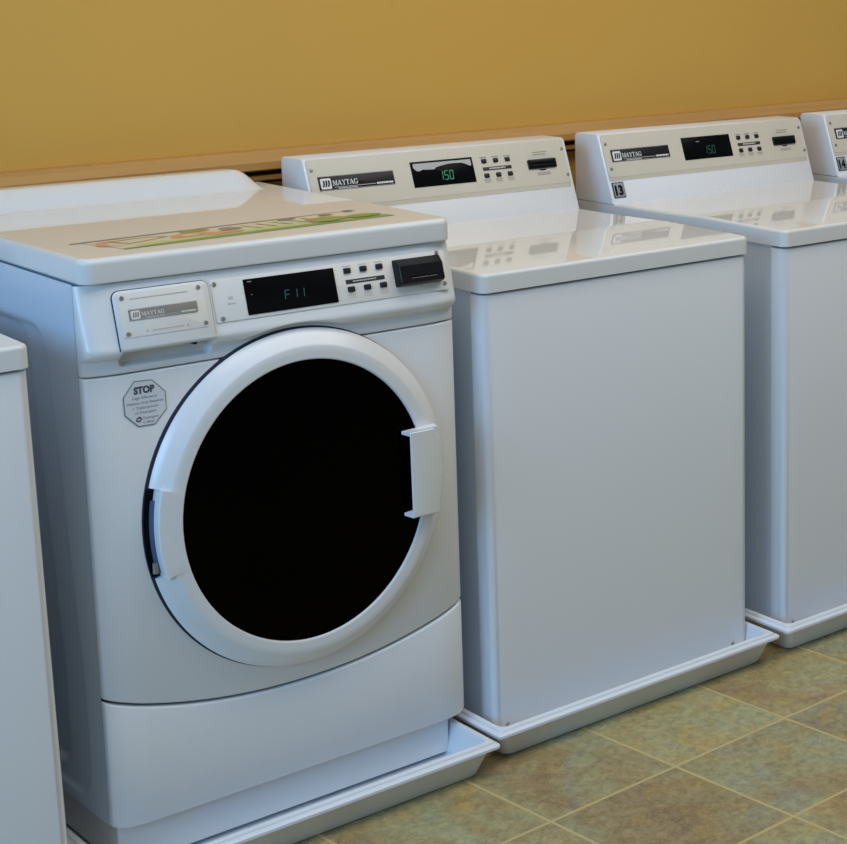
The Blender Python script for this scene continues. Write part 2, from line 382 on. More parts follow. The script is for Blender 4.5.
def washer_parts(root):
    P = dict(parent=root, origin=BASE)
    # cabinet: side and rear sheet
    bm = bm_box(.0022, W - .0022, .0395, .695, .016, HL)
    bevel_edges(bm, lambda e: abs(e.verts[0].co.z - e.verts[1].co.z) > .5, .004, 2)
    mb = MB(); mb.add_bm(bm, 'enamel_side_bluelit'); mb.build('cabinet', weighted=True, **P)
    # front panel wraps round both corners
    r = .017; prof = [(0, .0385), (0, r)]
    for i in range(1, 8): a = pi + pi / 2 * i / 8; prof.append((r + r * cos(a), r + r * sin(a)))
    prof += [(r, 0), (.05, 0), (W / 2, 0), (W - .05, 0), (W - r, 0)]
    for i in range(1, 8): a = 1.5 * pi + pi / 2 * i / 8; prof.append((W - r + r * cos(a), r + r * sin(a)))
    prof += [(W, r), (W, .0385)]
    zs = [(.016, .002), (.018, 0), (HL - .0075, 0), (HL - .0055, .0008), (HL - .0045, .003)]
    mb = MB(); loops = []
    for z, ins in zs:
        loops.append([(min(max(x, ins), W - ins), max(y, ins), z) for x, y in prof])
    loops.append([(min(max(x, .012), W - .012), max(y, .014), HL - .0045) for x, y in prof])
    loft(mb, loops, 'enamel', closed=False)
    fp = mb.build('front_panel', **P)
    for x in (.0299, .6086):
        f2 = Frame((0, 0, 0), (0, 0, 1)); mb = MB(); f2.disc(mb, x, .038, .0042, -.0004, .0022, 'screw'); mb.build('screw', parent=fp, origin=(0, 0, 0)).location = (0, 0, 0)
    # dark recess line under the top, part of the top panel's underside
    # top panel: crown breaks gently toward the front
    bm = bm_box(-.0025, W + .0025, -.004, .715, HL, .912)
    for yc in (.26, .29, .32, .35, .38, .41, .44, .47, .50, .53, .56):
        bmesh.ops.bisect_plane(bm, geom=bm.verts[:] + bm.edges[:] + bm.faces[:], plane_co=(0, yc, 0), plane_no=(0, 1, 0))
    bevel_edges(bm, lambda e: abs(e.verts[0].co.z - e.verts[1].co.z) > .02 and e.verts[0].co.y < .2, .016, 6)
    for v in bm.verts:
        if v.co.z > .9:
            y = v.co.y; v.co.z = .911 + .0034 * max(y, 0) / .26 if y <= .26 else .9092 + .0052 * max(0, (.57 - y) / .31) ** 2
    top = lambda e: len(e.link_faces) == 2 and min(f.normal.z for f in e.link_faces) < .5 and max(f.normal.z for f in e.link_faces) > .8
    bm.normal_update(); bevel_edges(bm, top, .007, 4)
    mb = MB(); mb.add_bm(bm, 'enamel_top')
    tp = mb.build('top_panel', angle=40, weighted=True, **P)
    me = tp.data; at = me.attributes.get('sharp_edge') or me.attributes.new('sharp_edge', 'BOOLEAN', 'EDGE')
    for e in me.edges:
        a, b_ = (me.vertices[i].co + BASE for i in e.vertices)
        if abs(a.y - .26) < 1e-4 and abs(b_.y - .26) < 1e-4 and a.z > .91 and b_.z > .91 and abs(a.x - b_.x) > .3: at.data[e.index].value = True
    # console housing
    prof = [(.7116, .9085), (.5690, .9085), (.5703 + .0551 * .97 - .0010, .912 + .1547 * .97)]
    prof += [(.6254 + .0015, 1.0655), (.6254 + .006, 1.0672), (.705, 1.0658), (.7116, 1.060)]
    mb = MB(); xs = [(-.0035, .003), (-.0030, .0012), (-.0005, 0), (W + .0005, 0), (W + .0030, .0012), (W + .0035, .003)]
    cy, cz = .65, .99; loops = []
    for x, ins in xs:
        loops.append([(x, y + (ins if y < cy else -ins), z + (0 if z < .93 else -ins)) for y, z in prof])
    loft(mb, loops, 'console_white', cap0=True, cap1=True)
    mb.build('console', **P)
    # control panel plate with a chamfered lower lip
    mb = MB(); pts0 = rrect(.646, .103, .006, 5); c = (.3245, .1095)
    loops = []
    for ins, h in ((0, .0006), (0, .004), (.0006, .0048), (.0015, .005)):
        loops.append([FR(c[0] + x * (1 - 2 * ins / .646), c[1] + y * (1 - 2 * ins / .103), h) for x, y in pts0])
    loft(mb, loops, 'plate', cap1=True)
    mb.add([FR(.0018, .060, .0045), FR(.6472, .060, .0045), FR(.6472, .0495, .0008), FR(.0018, .0495, .0008)], [[0, 3, 2, 1]], 'plate')   # return lip
    H = .005
    # fine print of the panel
    for bu in (.4257, .4566, .4877):
        dashes(mb, FR, bu - .009, bu + .009, .1335, .0022, H + .0003, 'print_grey', pat=(2, 3))
        dashes(mb, FR, bu - .009, bu + .009, .0825, .0022, H + .0003, 'print_grey', pat=(3, 2))
        dashes(mb, FR, bu - .007, bu + .008, .0780, .0020, H + .0003, 'print_grey', pat=(2, 2, 1))
    dashes(mb, FR, .5586, .597, .1345, .0024, H + .0003, 'print_grey'); dashes(mb, FR, .5586, .594, .1290, .0024, H + .0003, 'print_grey')
    dashes(mb, FR, .561, .597, .0865, .0022, H + .0003, 'print_grey', pat=(2, 3, 1)); dashes(mb, FR, .561, .597, .0825, .0022, H + .0003, 'print_grey', pat=(3, 1, 2))
    FR.poly(mb, [(.5775 + .010 * cos(pi + pi * i / 8), .0948 + .0035 * sin(pi + pi * i / 8)) for i in range(9)], H + .0004, 'black')
    cp = mb.build('control_panel', **P)
    S = dict(parent=cp, origin=(0, 0, 0))
    def sub(name, mb): o = mb.build(name, **S); return o
    mb = MB(); brand_badge(mb, FR, .0195, .1955, .0938, .1240, H, 'badge_black', 'print_white', 'print_pale'); sub('brand_badge', mb)
    for bu in (.4257, .4566, .4877):
        for bs in (.125, .0922):
            mb = MB(); FR.slab(mb, bu - .0064, bu + .0064, bs - .0052, bs + .0052, H - .001, H + .0025, 'button', r=.0025, edge=.0012); sub('button', mb)
    mb = MB(); FR.slab(mb, .4195, .495, .1034, .1115, H - .001, H + .0008, 'strip', r=.0006); dashes(mb, FR, .436, .478, .1075, .0032, H + .0011, 'print_pale', pat=(2, 1.5, 2.5, 1), gap=.35); sub('button_strip', mb)
    # card slot: dark bezel with projecting lips and an inset throat
    mb = MB(); FR.slab(mb, .5392, .6160, .0965, .1182, H - .001, H + .004, 'black', r=.003, edge=.001)
    FR.slab(mb, .5425, .6125, .1085, .1170, H + .003, H + .009, 'black', r=.002, edge=.002)
    FR.slab(mb, .5425, .6125, .0980, .1050, H + .003, H + .007, 'gloss_black', r=.002, edge=.002); sub('card_slot', mb)
    for u, s in ((.0095, .1385), (.0115, .0785), (.6405, .1378), (.6425, .0770)):
        mb = MB(); FR.disc(mb, u, s, .0042, H - .0005, H + .0018, 'screw'); sub('screw', mb)
    # feet
    for x in (.06, W - .06):
        for y in (.09, .62):
            mb = MB(); f3 = Frame((0, 0, 0), (0, 1, 0)); n = 14
            loft(mb, [[(x + .02 * cos(2 * pi * i / n), y + .02 * sin(2 * pi * i / n), z) for i in range(n)] for z in (.0042, .018)], 'foot', cap0=True, cap1=True)
            mb.build('foot', **P)
    return cp

def washer_display(cp, led, loc_children_of, pale_strip=False):
    """display window with its three lit digits, child of a control panel"""
    H = .005; mb = MB()
    FR.slab(mb, .2398, .3962, .0810, .1370, H - .001, H + .0012, 'gloss_black', r=.0008, edge=.0005)
    for p in ([(.2398, .1345), (.3962, .1345), (.3962, .1358), (.2398, .1358)],): FR.poly(mb, p, H + .0014, 'badge_black')
    if led:
        for ch, u in (('1', .3045), ('5', .3175), ('0', .3305)):
            seven_seg(mb, FR, ch, u, .0920, .0098, .0205, H + .0015, led)
    if led == 'led_dim': FR.poly(mb, R4(.285, .295, .1235, .1255), H + .0015, 'print_grey')
    d = mb.build('display', parent=cp, origin=(0, 0, 0))
    if pale_strip:  # pale strip with an uneven lower edge across the display
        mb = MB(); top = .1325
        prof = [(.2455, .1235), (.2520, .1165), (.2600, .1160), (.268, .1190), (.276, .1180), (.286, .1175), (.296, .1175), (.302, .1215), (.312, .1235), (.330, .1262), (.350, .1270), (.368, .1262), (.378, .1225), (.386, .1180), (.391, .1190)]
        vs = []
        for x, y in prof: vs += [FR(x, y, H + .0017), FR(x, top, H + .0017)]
        mb.add(vs, [[2 * i, 2 * i + 2, 2 * i + 3, 2 * i + 1] for i in range(len(prof) - 1)], 'pale_strip')
        f = mb.build('display_strip', parent=cp, origin=(0, 0, 0)); f['label'] = 'pale ragged strip along the top of the display'
    return d

def number_plate(root, digits):
    mb = MB(); FR.slab(mb, .0045, .0395, .0090, .0470, .0002, .0014, 'num_grey', r=.0008, edge=.0003)
    FR.poly(mb, R4(.0050, .0078, .0095, .0465), .0017, 'black'); FR.poly(mb, R4(.0050, .0390, .0095, .0112), .0017, 'black'); FR.poly(mb, R4(.0050, .0390, .0450, .0465), .0017, 'black')
    FR.poly(mb, R4(.0378, .0390, .0095, .0465), .0017, 'black')
    put_text(mb, FR, digits, .0225, .0165, .0215, .0018, 'black', 'c', width=.0235, bold=.0018)
    return mb.build('number_plate', parent=root, origin=BASE)

def copy_tree(o, parent=None, skip=()):
    c = o.copy(); COL.objects.link(c)
    if parent: c.parent = parent
    for ch in list(o.children):
        if ch.name.split('.')[0] in skip: continue
        copy_tree(ch, c, skip)
    return c

def cp_of(root):
    return next(ch for ch in root.children if ch.name.split('.')[0] == 'control_panel')

w0 = empty('top_load_washer', BASE)
cp0 = washer_parts(w0)
GW = 'top-load washers in the row'
tag(w0, 'white top-loading washer directly right of the round-door machine, display glowing green 150', 'washing machine', GW)
others = []
for off, lab in (((-1.4760, -.040, -.004), 'white washer at the left edge, only its lid corner and front panel showing'),
                 ((.7586, .001, 0), 'white top-loading washer with the number plate 13 on its console'),
                 ((1.5237, .0186, 0), 'white top-loading washer with the number plate 14, cut by the right edge')):
    c = copy_tree(w0); c.location = BASE + Vector(off); tag(c, lab, 'washing machine', GW); others.append(c)
    if off[0] < 0: c.rotation_euler.y = -.012; c.location += Vector((.0104, 0, .004))     # stands a hair out of level
washer_display(cp0, 'led_bright', None, pale_strip=True)
washer_display(cp_of(others[0]), None, None)
washer_display(cp_of(others[1]), 'led_dim', None)
washer_display(cp_of(others[2]), 'led_dim', None)
number_plate(others[1], '13'); number_plate(others[2], '14')

# ------------------------------------------------------------------ drain pans
def make_pan():
    x0, x1, y0, y1 = -.0425, .6760, -.0785, .700
    cx, cy = (x0 + x1) / 2, (y0 + y1) / 2; w, d = x1 - x0, y1 - y0
    prof = [(.060, .004), (.036, .004), (.0315, .006), (.0205, .058), (.0195, .0640), (.0175, .0670), (.0130, .0672), (.0095, .0655), (.0080, .0620), (.0062, .0608), (.0022, .0606), (.0004, .0592), (0, .0570),
            (.0002, .0540), (.0020, .0528), (.0100, .0528), (.0130, .0500), (.0290, .0060), (.0330, .0015), (.0380, 0), (.060, 0)]
    mb = MB(); loops = []
    for ins, z in prof:
        r = .008 if ins < .012 else .016
        loops.append([(cx + x, cy + y, z) for x, y in rrect(w - 2 * ins, d - 2 * ins, r, 5)])
    loft(mb, loops, 'pan', cap0=True, cap1=True)
    return mb.build('drain_pan', origin=(cx, cy, 0), angle=28)
pan = make_pan()
GP = 'drain pans under the washers'
tag(pan, 'shallow white drain pan under the washer whose display glows 150', 'drain pan', GP)
p0 = pan.location.copy()
for off, lab in (((-.7325, -.0275, 0), 'shallow white drain pan under the round-door front loader'),
                 ((.7426, .003, 0), 'shallow white drain pan under the washer numbered 13'),
                 ((1.5237, .0186, 0), 'shallow white drain pan under the washer numbered 14')):
    c = pan.copy(); COL.objects.link(c); c.location = p0 + Vector(off); tag(c, lab, 'drain pan', GP)

# ------------------------------------------------------------------ front loader
XM, HW = -.3890, .3345
XL, XR = XM - HW, XM + HW
ZT, ZB = .9797, 1.0202
FB = Vector((XM, .35, .004))
fl = empty('front_load_washer', FB)
tag(fl, 'white front-loading washer with a round black glass door, display reading F11', 'washing machine')
FP = dict(parent=fl, origin=FB)
EDGE, DROP = .066, .0180

def plan(t):
    """front of the moulded panels in plan: t in -1..1 -> (x, y, side factor)"""
    u = t * HW; q = max(0, (abs(u) - (HW - EDGE)) / EDGE)
    q = min(q, 1); return XM + u, DROP * (.62 * q ** 2 + .38 * (1 - sqrt(max(0, 1 - q ** 8))))
def tvals(extra=()):
    ts = [-1 + 2 * i / 60 for i in range(61)]
    for i in range(1, 10):
        a = (HW - EDGE * (1 - sin(pi / 2 * i / 10))) / HW; ts += [a, -a]
    return sorted(set(round(t, 5) for t in ts + list(extra)))

# cabinet with pressed side panels
def cabinet_side(mb, X, sgn, k):
    ys = sorted(set([.0312 + (.70 - .0312) * i / 60 for i in range(61)] + [.06 + i * .004 for i in range(52)] + [.55 + i * .004 for i in range(32)]))
    zs = sorted(set([.09 + (ZT - .09) * i / 50 for i in range(51)] + [.09 + i * .004 for i in range(24)] + [.80 + i * .004 for i in range(32)]))
    sm = lambda d, w: 0 if d <= 0 else 1 if d >= w else (d / w) ** 2 * (3 - 2 * d / w)
    def sdf(y, z, y0, y1, z0, z1, r):
        cy, cz = (y0 + y1) / 2, (z0 + z1) / 2
        qx, qz = abs(y - cy) - (y1 - y0) / 2 + r, abs(z - cz) - (z1 - z0) / 2 + r
        return -(sqrt(max(qx, 0) ** 2 + max(qz, 0) ** 2) + min(max(qx, qz), 0) - r)
    vs = []
    for z in zs:
        for y in ys:
            # the pressing leans toward the front lower down
            sh = -.055 * max(0, min(1, (.86 - z) / .55)) if y < .36 else 0
            d = .005 * sm(sdf(y - sh, z, .145, .62, .105, .898, .06), .012) + .009 * sm(sdf(y - sh, z, .232, .56, .135, .893, .05), .014)
            vs.append((X - sgn * d, y, z))
    n = len(ys); fs = [[i * n + j, i * n + j + 1, (i + 1) * n + j + 1, (i + 1) * n + j] for i in range(len(zs) - 1) for j in range(n - 1)]
    mb.add(vs, fs, k)
mb = MB(); cabinet_side(mb, XL, -1, 'enamel_side_bluelit'); cabinet_side(mb, XR, 1, 'enamel_side_bluelit')
bm = bm_box(XL + .02, XR - .02, .035, .695, .088, ZT - .001); mb.add_bm(bm, 'enamel_side_bluelit')
mb.add([(XL, .70, .09), (XR, .70, .09), (XR, .70, ZT), (XL, .70, ZT)], [[0, 1, 2, 3]], 'enamel_side_bluelit')
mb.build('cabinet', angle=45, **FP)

# base under the toe panel
bm = bm_box(XL + .012, XR - .026, .028, .69, .0125, .092); bevel_edges(bm, lambda e: abs(e.verts[0].co.z - e.verts[1].co.z) > .05, .006, 3)
mb = MB(); mb.add_bm(bm, 'plastic'); mb.build('base', weighted=True, **FP)
for x in (XL + .06, XR - .07):
    for y in (.09, .62):
        mb = MB(); n = 14
        loft(mb, [[(x + .02 * cos(2 * pi * i / n), y + .02 * sin(2 * pi * i / n), z) for i in range(n)] for z in (.0042, .014)], 'foot', cap0=True, cap1=True)
        mb.build('foot', **FP)

# top panel
bm = bm_box(XL + .005, XR - .001, .004, .705, ZT, ZB)
bevel_edges(bm, lambda e: abs(e.verts[0].co.z - e.verts[1].co.z) > .02 and e.verts[0].co.y < .2, .022, 6)
top = lambda e: len(e.link_faces) == 2 and min(f.normal.z for f in e.link_faces) < .5 and max(f.normal.z for f in e.link_faces) > .8
bm.normal_update(); bevel_edges(bm, top, .010, 5)
bot = lambda e: len(e.link_faces) == 2 and max(f.normal.z for f in e.link_faces) < .5 and min(f.normal.z for f in e.link_faces) < -.8
bm.normal_update(); bevel_edges(bm, bot, .004, 2)
mb = MB(); mb.add_bm(bm, 'enamel_top'); ftop = mb.build('top_panel', angle=40, weighted=True, **FP)

# colourful instruction strip on the top
class Flat:
    """bilinear quad on the top panel: a 0..1 along, b 0..1 from the back line to the green band"""
    q = [(-.6685, .1706), (-.1386, .2028), (-.1152, .0956), (-.6605, .0574)]
    def __call__(self, a, b, h=0):
        (x0, y0), (x1, y1), (x2, y2), (x3, y3) = self.q
        x = (x0 * (1 - a) + x1 * a) * (1 - b) + (x3 * (1 - a) + x2 * a) * b
        y = (y0 * (1 - a) + y1 * a) * (1 - b) + (y3 * (1 - a) + y2 * a) * b
        return Vector((x, y, ZB + .0004 + h))
FT = Flat(); mb = MB(); lay = [0]
def patch(pts, k):
    lay[0] += .00006; mb.add([FT(a, b, lay[0]) for a, b in pts], [list(range(len(pts)))], k)
def blob(a, b, ra, rb, k, n=16, ph=0):
    patch([(a + ra * (1 + .18 * sin(3 * t + ph)) * cos(t), b + rb * (1 + .15 * cos(2 * t + ph)) * sin(t)) for t in [2 * pi * i / n for i in range(n)]], k)
patch([(.03, .12), (1, .05), (1, .85), (.07, .92)], 'st_cream')
patch([(0, 0), (.33, -.02), (.66, -.02), (1, 0), (1, .05), (.66, .05), (.33, .06), (0, .09)], 'st_purple')
patch([(.08, .90), (.3, .82), (.6, .82), (1, .80), (1, 1), (.6, 1), (.3, 1), (.06, 1)], 'st_green')
patch([(.13, .72), (.34, .60), (.62, .62), (.98, .62), (.98, .80), (.62, .82), (.34, .82), (.13, .88)], 'st_lime')
blob(.09, .42, .05, .26, 'st_orange'); blob(.105, .47, .037, .20, 'st_cream', ph=1)
patch([(.08, .25), (.16, .2), (.24, .22), (.28, .38), (.20, .52), (.12, .62)], 'st_brown'); patch([(.11, .32), (.17, .28), (.25, .30), (.24, .42), (.17, .52), (.13, .56)], 'st_cream')
blob(.34, .48, .075, .20, 'st_orange', ph=.6); blob(.42, .62, .07, .12, 'st_orange', ph=2); blob(.335, .50, .03, .07, 'st_cream')
blob(.38, .20, .05, .12, 'st_green', ph=1.2); blob(.485, .36, .035, .16, 'st_purple', ph=.4); blob(.46, .66, .03, .08, 'st_orange')
for i in range(5): a = .54 + .055 * i; patch([(a, .22), (a + .012, .22), (a + .030, .62), (a + .016, .64)], 'st_lime')
blob(.80, .60, .075, .24, 'st_brown', ph=1); blob(.80, .68, .05, .16, 'st_green', ph=2); blob(.72, .14, .03, .10, 'st_purple'); blob(.93, .66, .06, .18, 'st_green', ph=.3)
blob(.86, .20, .025, .08, 'st_brown'); blob(.97, .06, .02, .08, 'st_purple')
o = mb.build('instruction_sticker', parent=ftop, origin=FB, smooth=False); o.parent = ftop; o.location = (0, 0, 0); o['label'] = 'colourful printed strip with a green lower band'

# raised backguard
mb = MB(); loops = []; H_ = .0385
ends = [(-.5, 0)]
xa, xb = XL + .050, XR - .0475
xs = [(xa + .07 * (1 - cos(pi / 2 * i / 14))) for i in range(15)] + [xa + .07 + (xb - xa - .14) * i / 10 for i in range(1, 10)] + [xb - .07 * (1 - cos(pi / 2 * i / 14)) for i in range(14, -1, -1)]
for x in xs:
    d = min(x - xa, xb - x); t = min(1, d / .052); hgt = H_ * (sin(pi / 2 * t) ** .95)
    prof = []
    for i in range(13):       # front slope
        s_ = i / 12; prof.append((.572 + .052 * s_ + (1 - t) * .01, ZB - .0006 + hgt * (.5 - .5 * cos(pi * s_ ** .85))))
    for i in range(1, 9):
        s_ = i / 8; prof.append((.624 + .074 * s_, ZB - .0006 + hgt * (1 - .25 * s_ ** 3)))
    prof.append((.700, ZB - .001)); loops.append([(x, y, z) for y, z in prof])
loft(mb, loops, 'enamel_top', cap0=True, cap1=True); mb.build('backguard', angle=60, **FP)

DX, DZ = -.3735, .5750
RO, RF, RG = (.2750, .2915), (.2464, .2652), (.2251, .2430)
# control fascia: upright below, bulging lip, sloped face above, and a pocket under the drawer
zprof = [(.8365, .004), (.8372, .001), (.8385, 0), (.842, 0), (.846, 0), (.8585, 0), (.8600, -.0015), (.8625, -.0062), (.8645, -.0095), (.867, -.0125), (.870, -.0148), (.873, -.0158), (.8765, -.0161), (.880, -.0156), (.884, -.0142), (.888, -.0125)]
pocket_z = [.8455 + .0016 * i for i in range(22)]
for i in range(1, 11): zz = .888 + .090 * i / 10; zprof.append((zz, -.018 + .030 * (zz - .868) / .110))
def zy(z):
    for (a, ya), (b_, yb_) in zip(zprof, zprof[1:]):
        if a <= z <= b_: return ya + (yb_ - ya) * (z - a) / (b_ - a)
    return zprof[-1][1]
zall = sorted(set([round(z, 5) for z, _ in zprof] + [round(z, 5) for z in pocket_z]))
PX0, PX1 = -.671, -.520
sm = lambda d, w: 0 if d <= 0 else 1 if d >= w else (d / w) ** 2 * (3 - 2 * d / w)
ts = tvals([((PX0 + .002 * i) - XM) / HW for i in range(-3, 14)] + [((PX1 - .002 * i) - XM) / HW for i in range(-3, 14)])
mb = MB(); vs = []
for z in zall:
    for t in ts:
        x, y = plan(t); q = max(0, (abs(t) * HW - (HW - .022)) / .022)
        b_ = zy(z); b_ = b_ * (1 - .22 * q * q if b_ < 0 else 1)
        # pocket: rounded slot with a slanted roof
        zz0, zz1, r = .8475, .8770, .010
        cx, cz = (PX0 + PX1) / 2, (zz0 + zz1) / 2
        qx, qz = abs(x - cx) - (PX1 - PX0) / 2 + r, abs(z - cz) - (zz1 - zz0) / 2 + r
        sd = -(sqrt(max(qx, 0) ** 2 + max(qz, 0) ** 2) + min(max(qx, qz), 0) - r)
        dpt = sm(sd + .001, .006)
        b_ = b_ * (1 - dpt) + .014 * dpt
        de = sqrt(((x - DX) / RO[0]) ** 2 + ((z - DZ) / RO[1]) ** 2)      # cleared round the door
        if b_ < 0: b_ *= sm(de - 1.022, .02)
        vs.append((x, y + b_, z))
n = len(ts)
fs = [[i * n + j, i * n + j + 1, (i + 1) * n + j + 1, (i + 1) * n + j] for i in range(len(zall) - 1) for j in range(n - 1)]
# close round to the cabinet at both ends
off = len(vs)
for i, z in enumerate(zall): vs += [(XL, .03, z), (XR, .03, z)]
for i in range(len(zall) - 1):
    fs.append([i * n, (i + 1) * n, off + 2 * (i + 1), off + 2 * i]); fs.append([i * n + n - 1, off + 2 * i + 1, off + 2 * (i + 1) + 1, (i + 1) * n + n - 1])
mb.add(vs, fs, 'plastic'); fascia = mb.build('control_fascia', angle=50, **FP)
mb = MB(); f0 = Frame((0, 0, 0), (0, 0, 1)); f0.disc(mb, -.5475, .8690, .0038, -.016, .006, 'black'); mb.build('drawer_stop', parent=fascia).location = (0, 0, 0)

FF = Frame((0, -.018, .868), (0, .030, .110))
# dispenser drawer front
def drawer_outline(u0, u1, s0, s1, r, ins=0):
    pts = [(u0 + ins, s0 + ins), (u1 - ins, s0 + ins)]
    for cx, cy, a0 in ((u1 - r, s1 - r, 0), (u0 + r, s1 - r, 90)):
        for i in range(7): a = radians(a0 + 15 * i); pts.append((cx + (r - ins) * cos(a), cy + (r - ins) * sin(a)))
    return pts
mb = MB()
loft(mb, [[FF(u, s, h) for u, s in drawer_outline(-.6752, -.5172, .0075, .1018, .012)] for h in (-.003, .0008)], 'dark_gap', cap1=True)
loops = [[FF(u, s, h) for u, s in drawer_outline(-.6738, -.5186, .0105, .1004, .011, ins)] for ins, h in ((0, 0), (0, .0030), (.0006, .0042), (.0016, .0047))]
loft(mb, loops, 'plastic', cap1=True)
# rolled lower lip of the drawer
lip = []
for i in range(9):
    a = radians(95 - 22 * i); lip.append((-.0045 + .0062 * 0, 0)) 
rows = []
for k_, (s, h) in enumerate([(.0121, .0047), (.0092, .0044), (.0070, .0030), (.0058, .0004), (.0056, -.006), (.0060, -.016)]):
    rows.append([FF(-.6738 + .0006 * k_ * 0, s, h), FF(-.5186, s, h)])
mb.add([p for r_ in rows for p in r_], [[2 * i, 2 * i + 1, 2 * i + 3, 2 * i + 2] for i in range(len(rows) - 1)], 'plastic')
for e, u in ((0, -.6738), (1, -.5186)):
    mb.add([r_[e] for r_ in rows] + [FF(u, .0121, -.016)], [list(range(len(rows) + 1))], 'plastic')
drawer = mb.build('dispenser_drawer', angle=40, **FP)
D = dict(parent=drawer)
def dsub(par, name, mb): o = mb.build(name, parent=par, origin=(0, 0, 0)); return o
mb = MB(); FF.slab(mb, -.6680, -.5270, .0262, .0970, .0040, .0056, 'plate_fl', r=.004, edge=.0005)
dashes(mb, FF, -.6486, -.5536, .0862, .0018, .0060, 'print_faint'); dashes(mb, FF, -.6208, -.5687, .0336, .0018, .0060, 'print_faint')
for u in (-.6288, -.5628): FF.disc(mb, u, .0338, .0012, .0056, .0061, 'print_grey', 8)
dsub(drawer, 'drawer_plate', mb)
mb = MB(); brand_badge(mb, FF, -.6542, -.5430, .0524, .0700, .0057, 'badge_glare_grey', 'print_white', 'print_pale'); dsub(drawer, 'brand_badge', mb)
for u, s in ((-.6613, .0890), (-.5362, .0908), (-.5335, .0330), (-.6600, .0324)):
    mb = MB(); FF.disc(mb, u, s, .0036, .0052, .0076, 'screw'); dsub(drawer, 'screw', mb)

# control panel plate
HP = .0014
mb = MB(); FF.slab(mb, -.5130, -.0745, .0290, .0985, 0, HP, 'plate_fl', r=.003, edge=.0005)
dashes(mb, FF, -.4875, -.4780, .0655, .0020, HP + .0003, 'print_faint', pat=(2, 3)); dashes(mb, FF, -.4900, -.4762, .0575, .0024, HP + .0003, 'print_faint', pat=(3, 2)); dashes(mb, FF, -.487, -.479, .0685, .0012, HP + .0003, 'print_faint')
BU = (-.2695, -.2387, -.2078); BV = (-.2672, -.2363, -.2052)
for u in BU: dashes(mb, FF, u - .008, u + .008, .0778, .0016, HP + .0003, 'print_grey', pat=(2, 2)) if False else dashes(mb, FF, u - .008, u + .008, .0930, .0016, HP + .0003, 'print_faint', pat=(3, 2))
for u in BV:
    dashes(mb, FF, u - .008, u + .008, .0430, .0018, HP + .0003, 'print_faint', pat=(3, 2)); dashes(mb, FF, u - .008, u + .008, .0390, .0016, HP + .0003, 'print_faint', pat=(2, 3))
fcp = mb.build('control_panel', **FP)
mb = MB(); FF.slab(mb, -.4580, -.2945, .0345, .0933, HP - .0005, HP + .0015, 'gloss_black', r=.0015, edge=.0006)
FF.poly(mb, R4(-.4515, -.4440, .0880, .0895), HP + .0018, 'print_grey')
for u in (-.4482,): FF.poly(mb, R4(u, u + .002, .0665, .068), HP + .0018, 'badge_glare_grey')
for ch, u in (('F', -.3905), ('1', -.3765), ('1', -.3635)): seven_seg(mb, FF, ch, u, .0518, .0090, .0155, HP + .0018, 'led_teal')
dsub(fcp, 'display', mb)
for us, s in ((BU, .0852), (BV, .0530)):
    for u in us:
        mb = MB(); FF.slab(mb, u - .0066, u + .0066, s - .0048, s + .0048, HP - .001, HP + .0030, 'button', r=.0022, edge=.0012); dsub(fcp, 'button', mb)
mb = MB(); FF.slab(mb, -.2750, -.2003, .0625, .0697, HP - .0005, HP + .0009, 'strip', r=.0006); dashes(mb, FF, -.262, -.216, .0660, .0022, HP + .0012, 'print_pale', pat=(2, 1.5, 2.5, 1), gap=.35); dsub(fcp, 'button_strip', mb)
# card reader: wedge box with a flat black face and a sloped top
mb = MB(); loops = []
for (u0, u1, s0, s1, h) in ((-.1815, -.0880, .0445, .0925, 0), (-.1812, -.0884, .0450, .0918, .006), (-.1790, -.0915, .0475, .0800, .0170), (-.1780, -.0925, .0485, .0790, .0182)):
    loops.append([FF((u0 + u1) / 2 + x, (s0 + s1) / 2 + y, HP - .0005 + h) for x, y in rrect(u1 - u0, s1 - s0, .003, 4)])
loft(mb, loops, 'black', cap1=True)
FF.slab(mb, -.160, -.105, .0575, .0600, HP + .0172, HP + .0187, 'gloss_black', r=.001); dashes(mb, FF, -.158, -.107, .0562, .0010, HP + .0181, 'badge_glare_grey', pat=(4, 3, 5))
mb.build('card_reader', parent=fcp, origin=(0, 0, 0), angle=25)
for u, s in ((-.5075, .0917), (-.5025, .0348), (-.0905, .0955), (-.0838, .0405)):
    mb = MB(); FF.disc(mb, u, s, .0038, HP - .0003, HP + .0022, 'screw'); dsub(fcp, 'screw', mb)

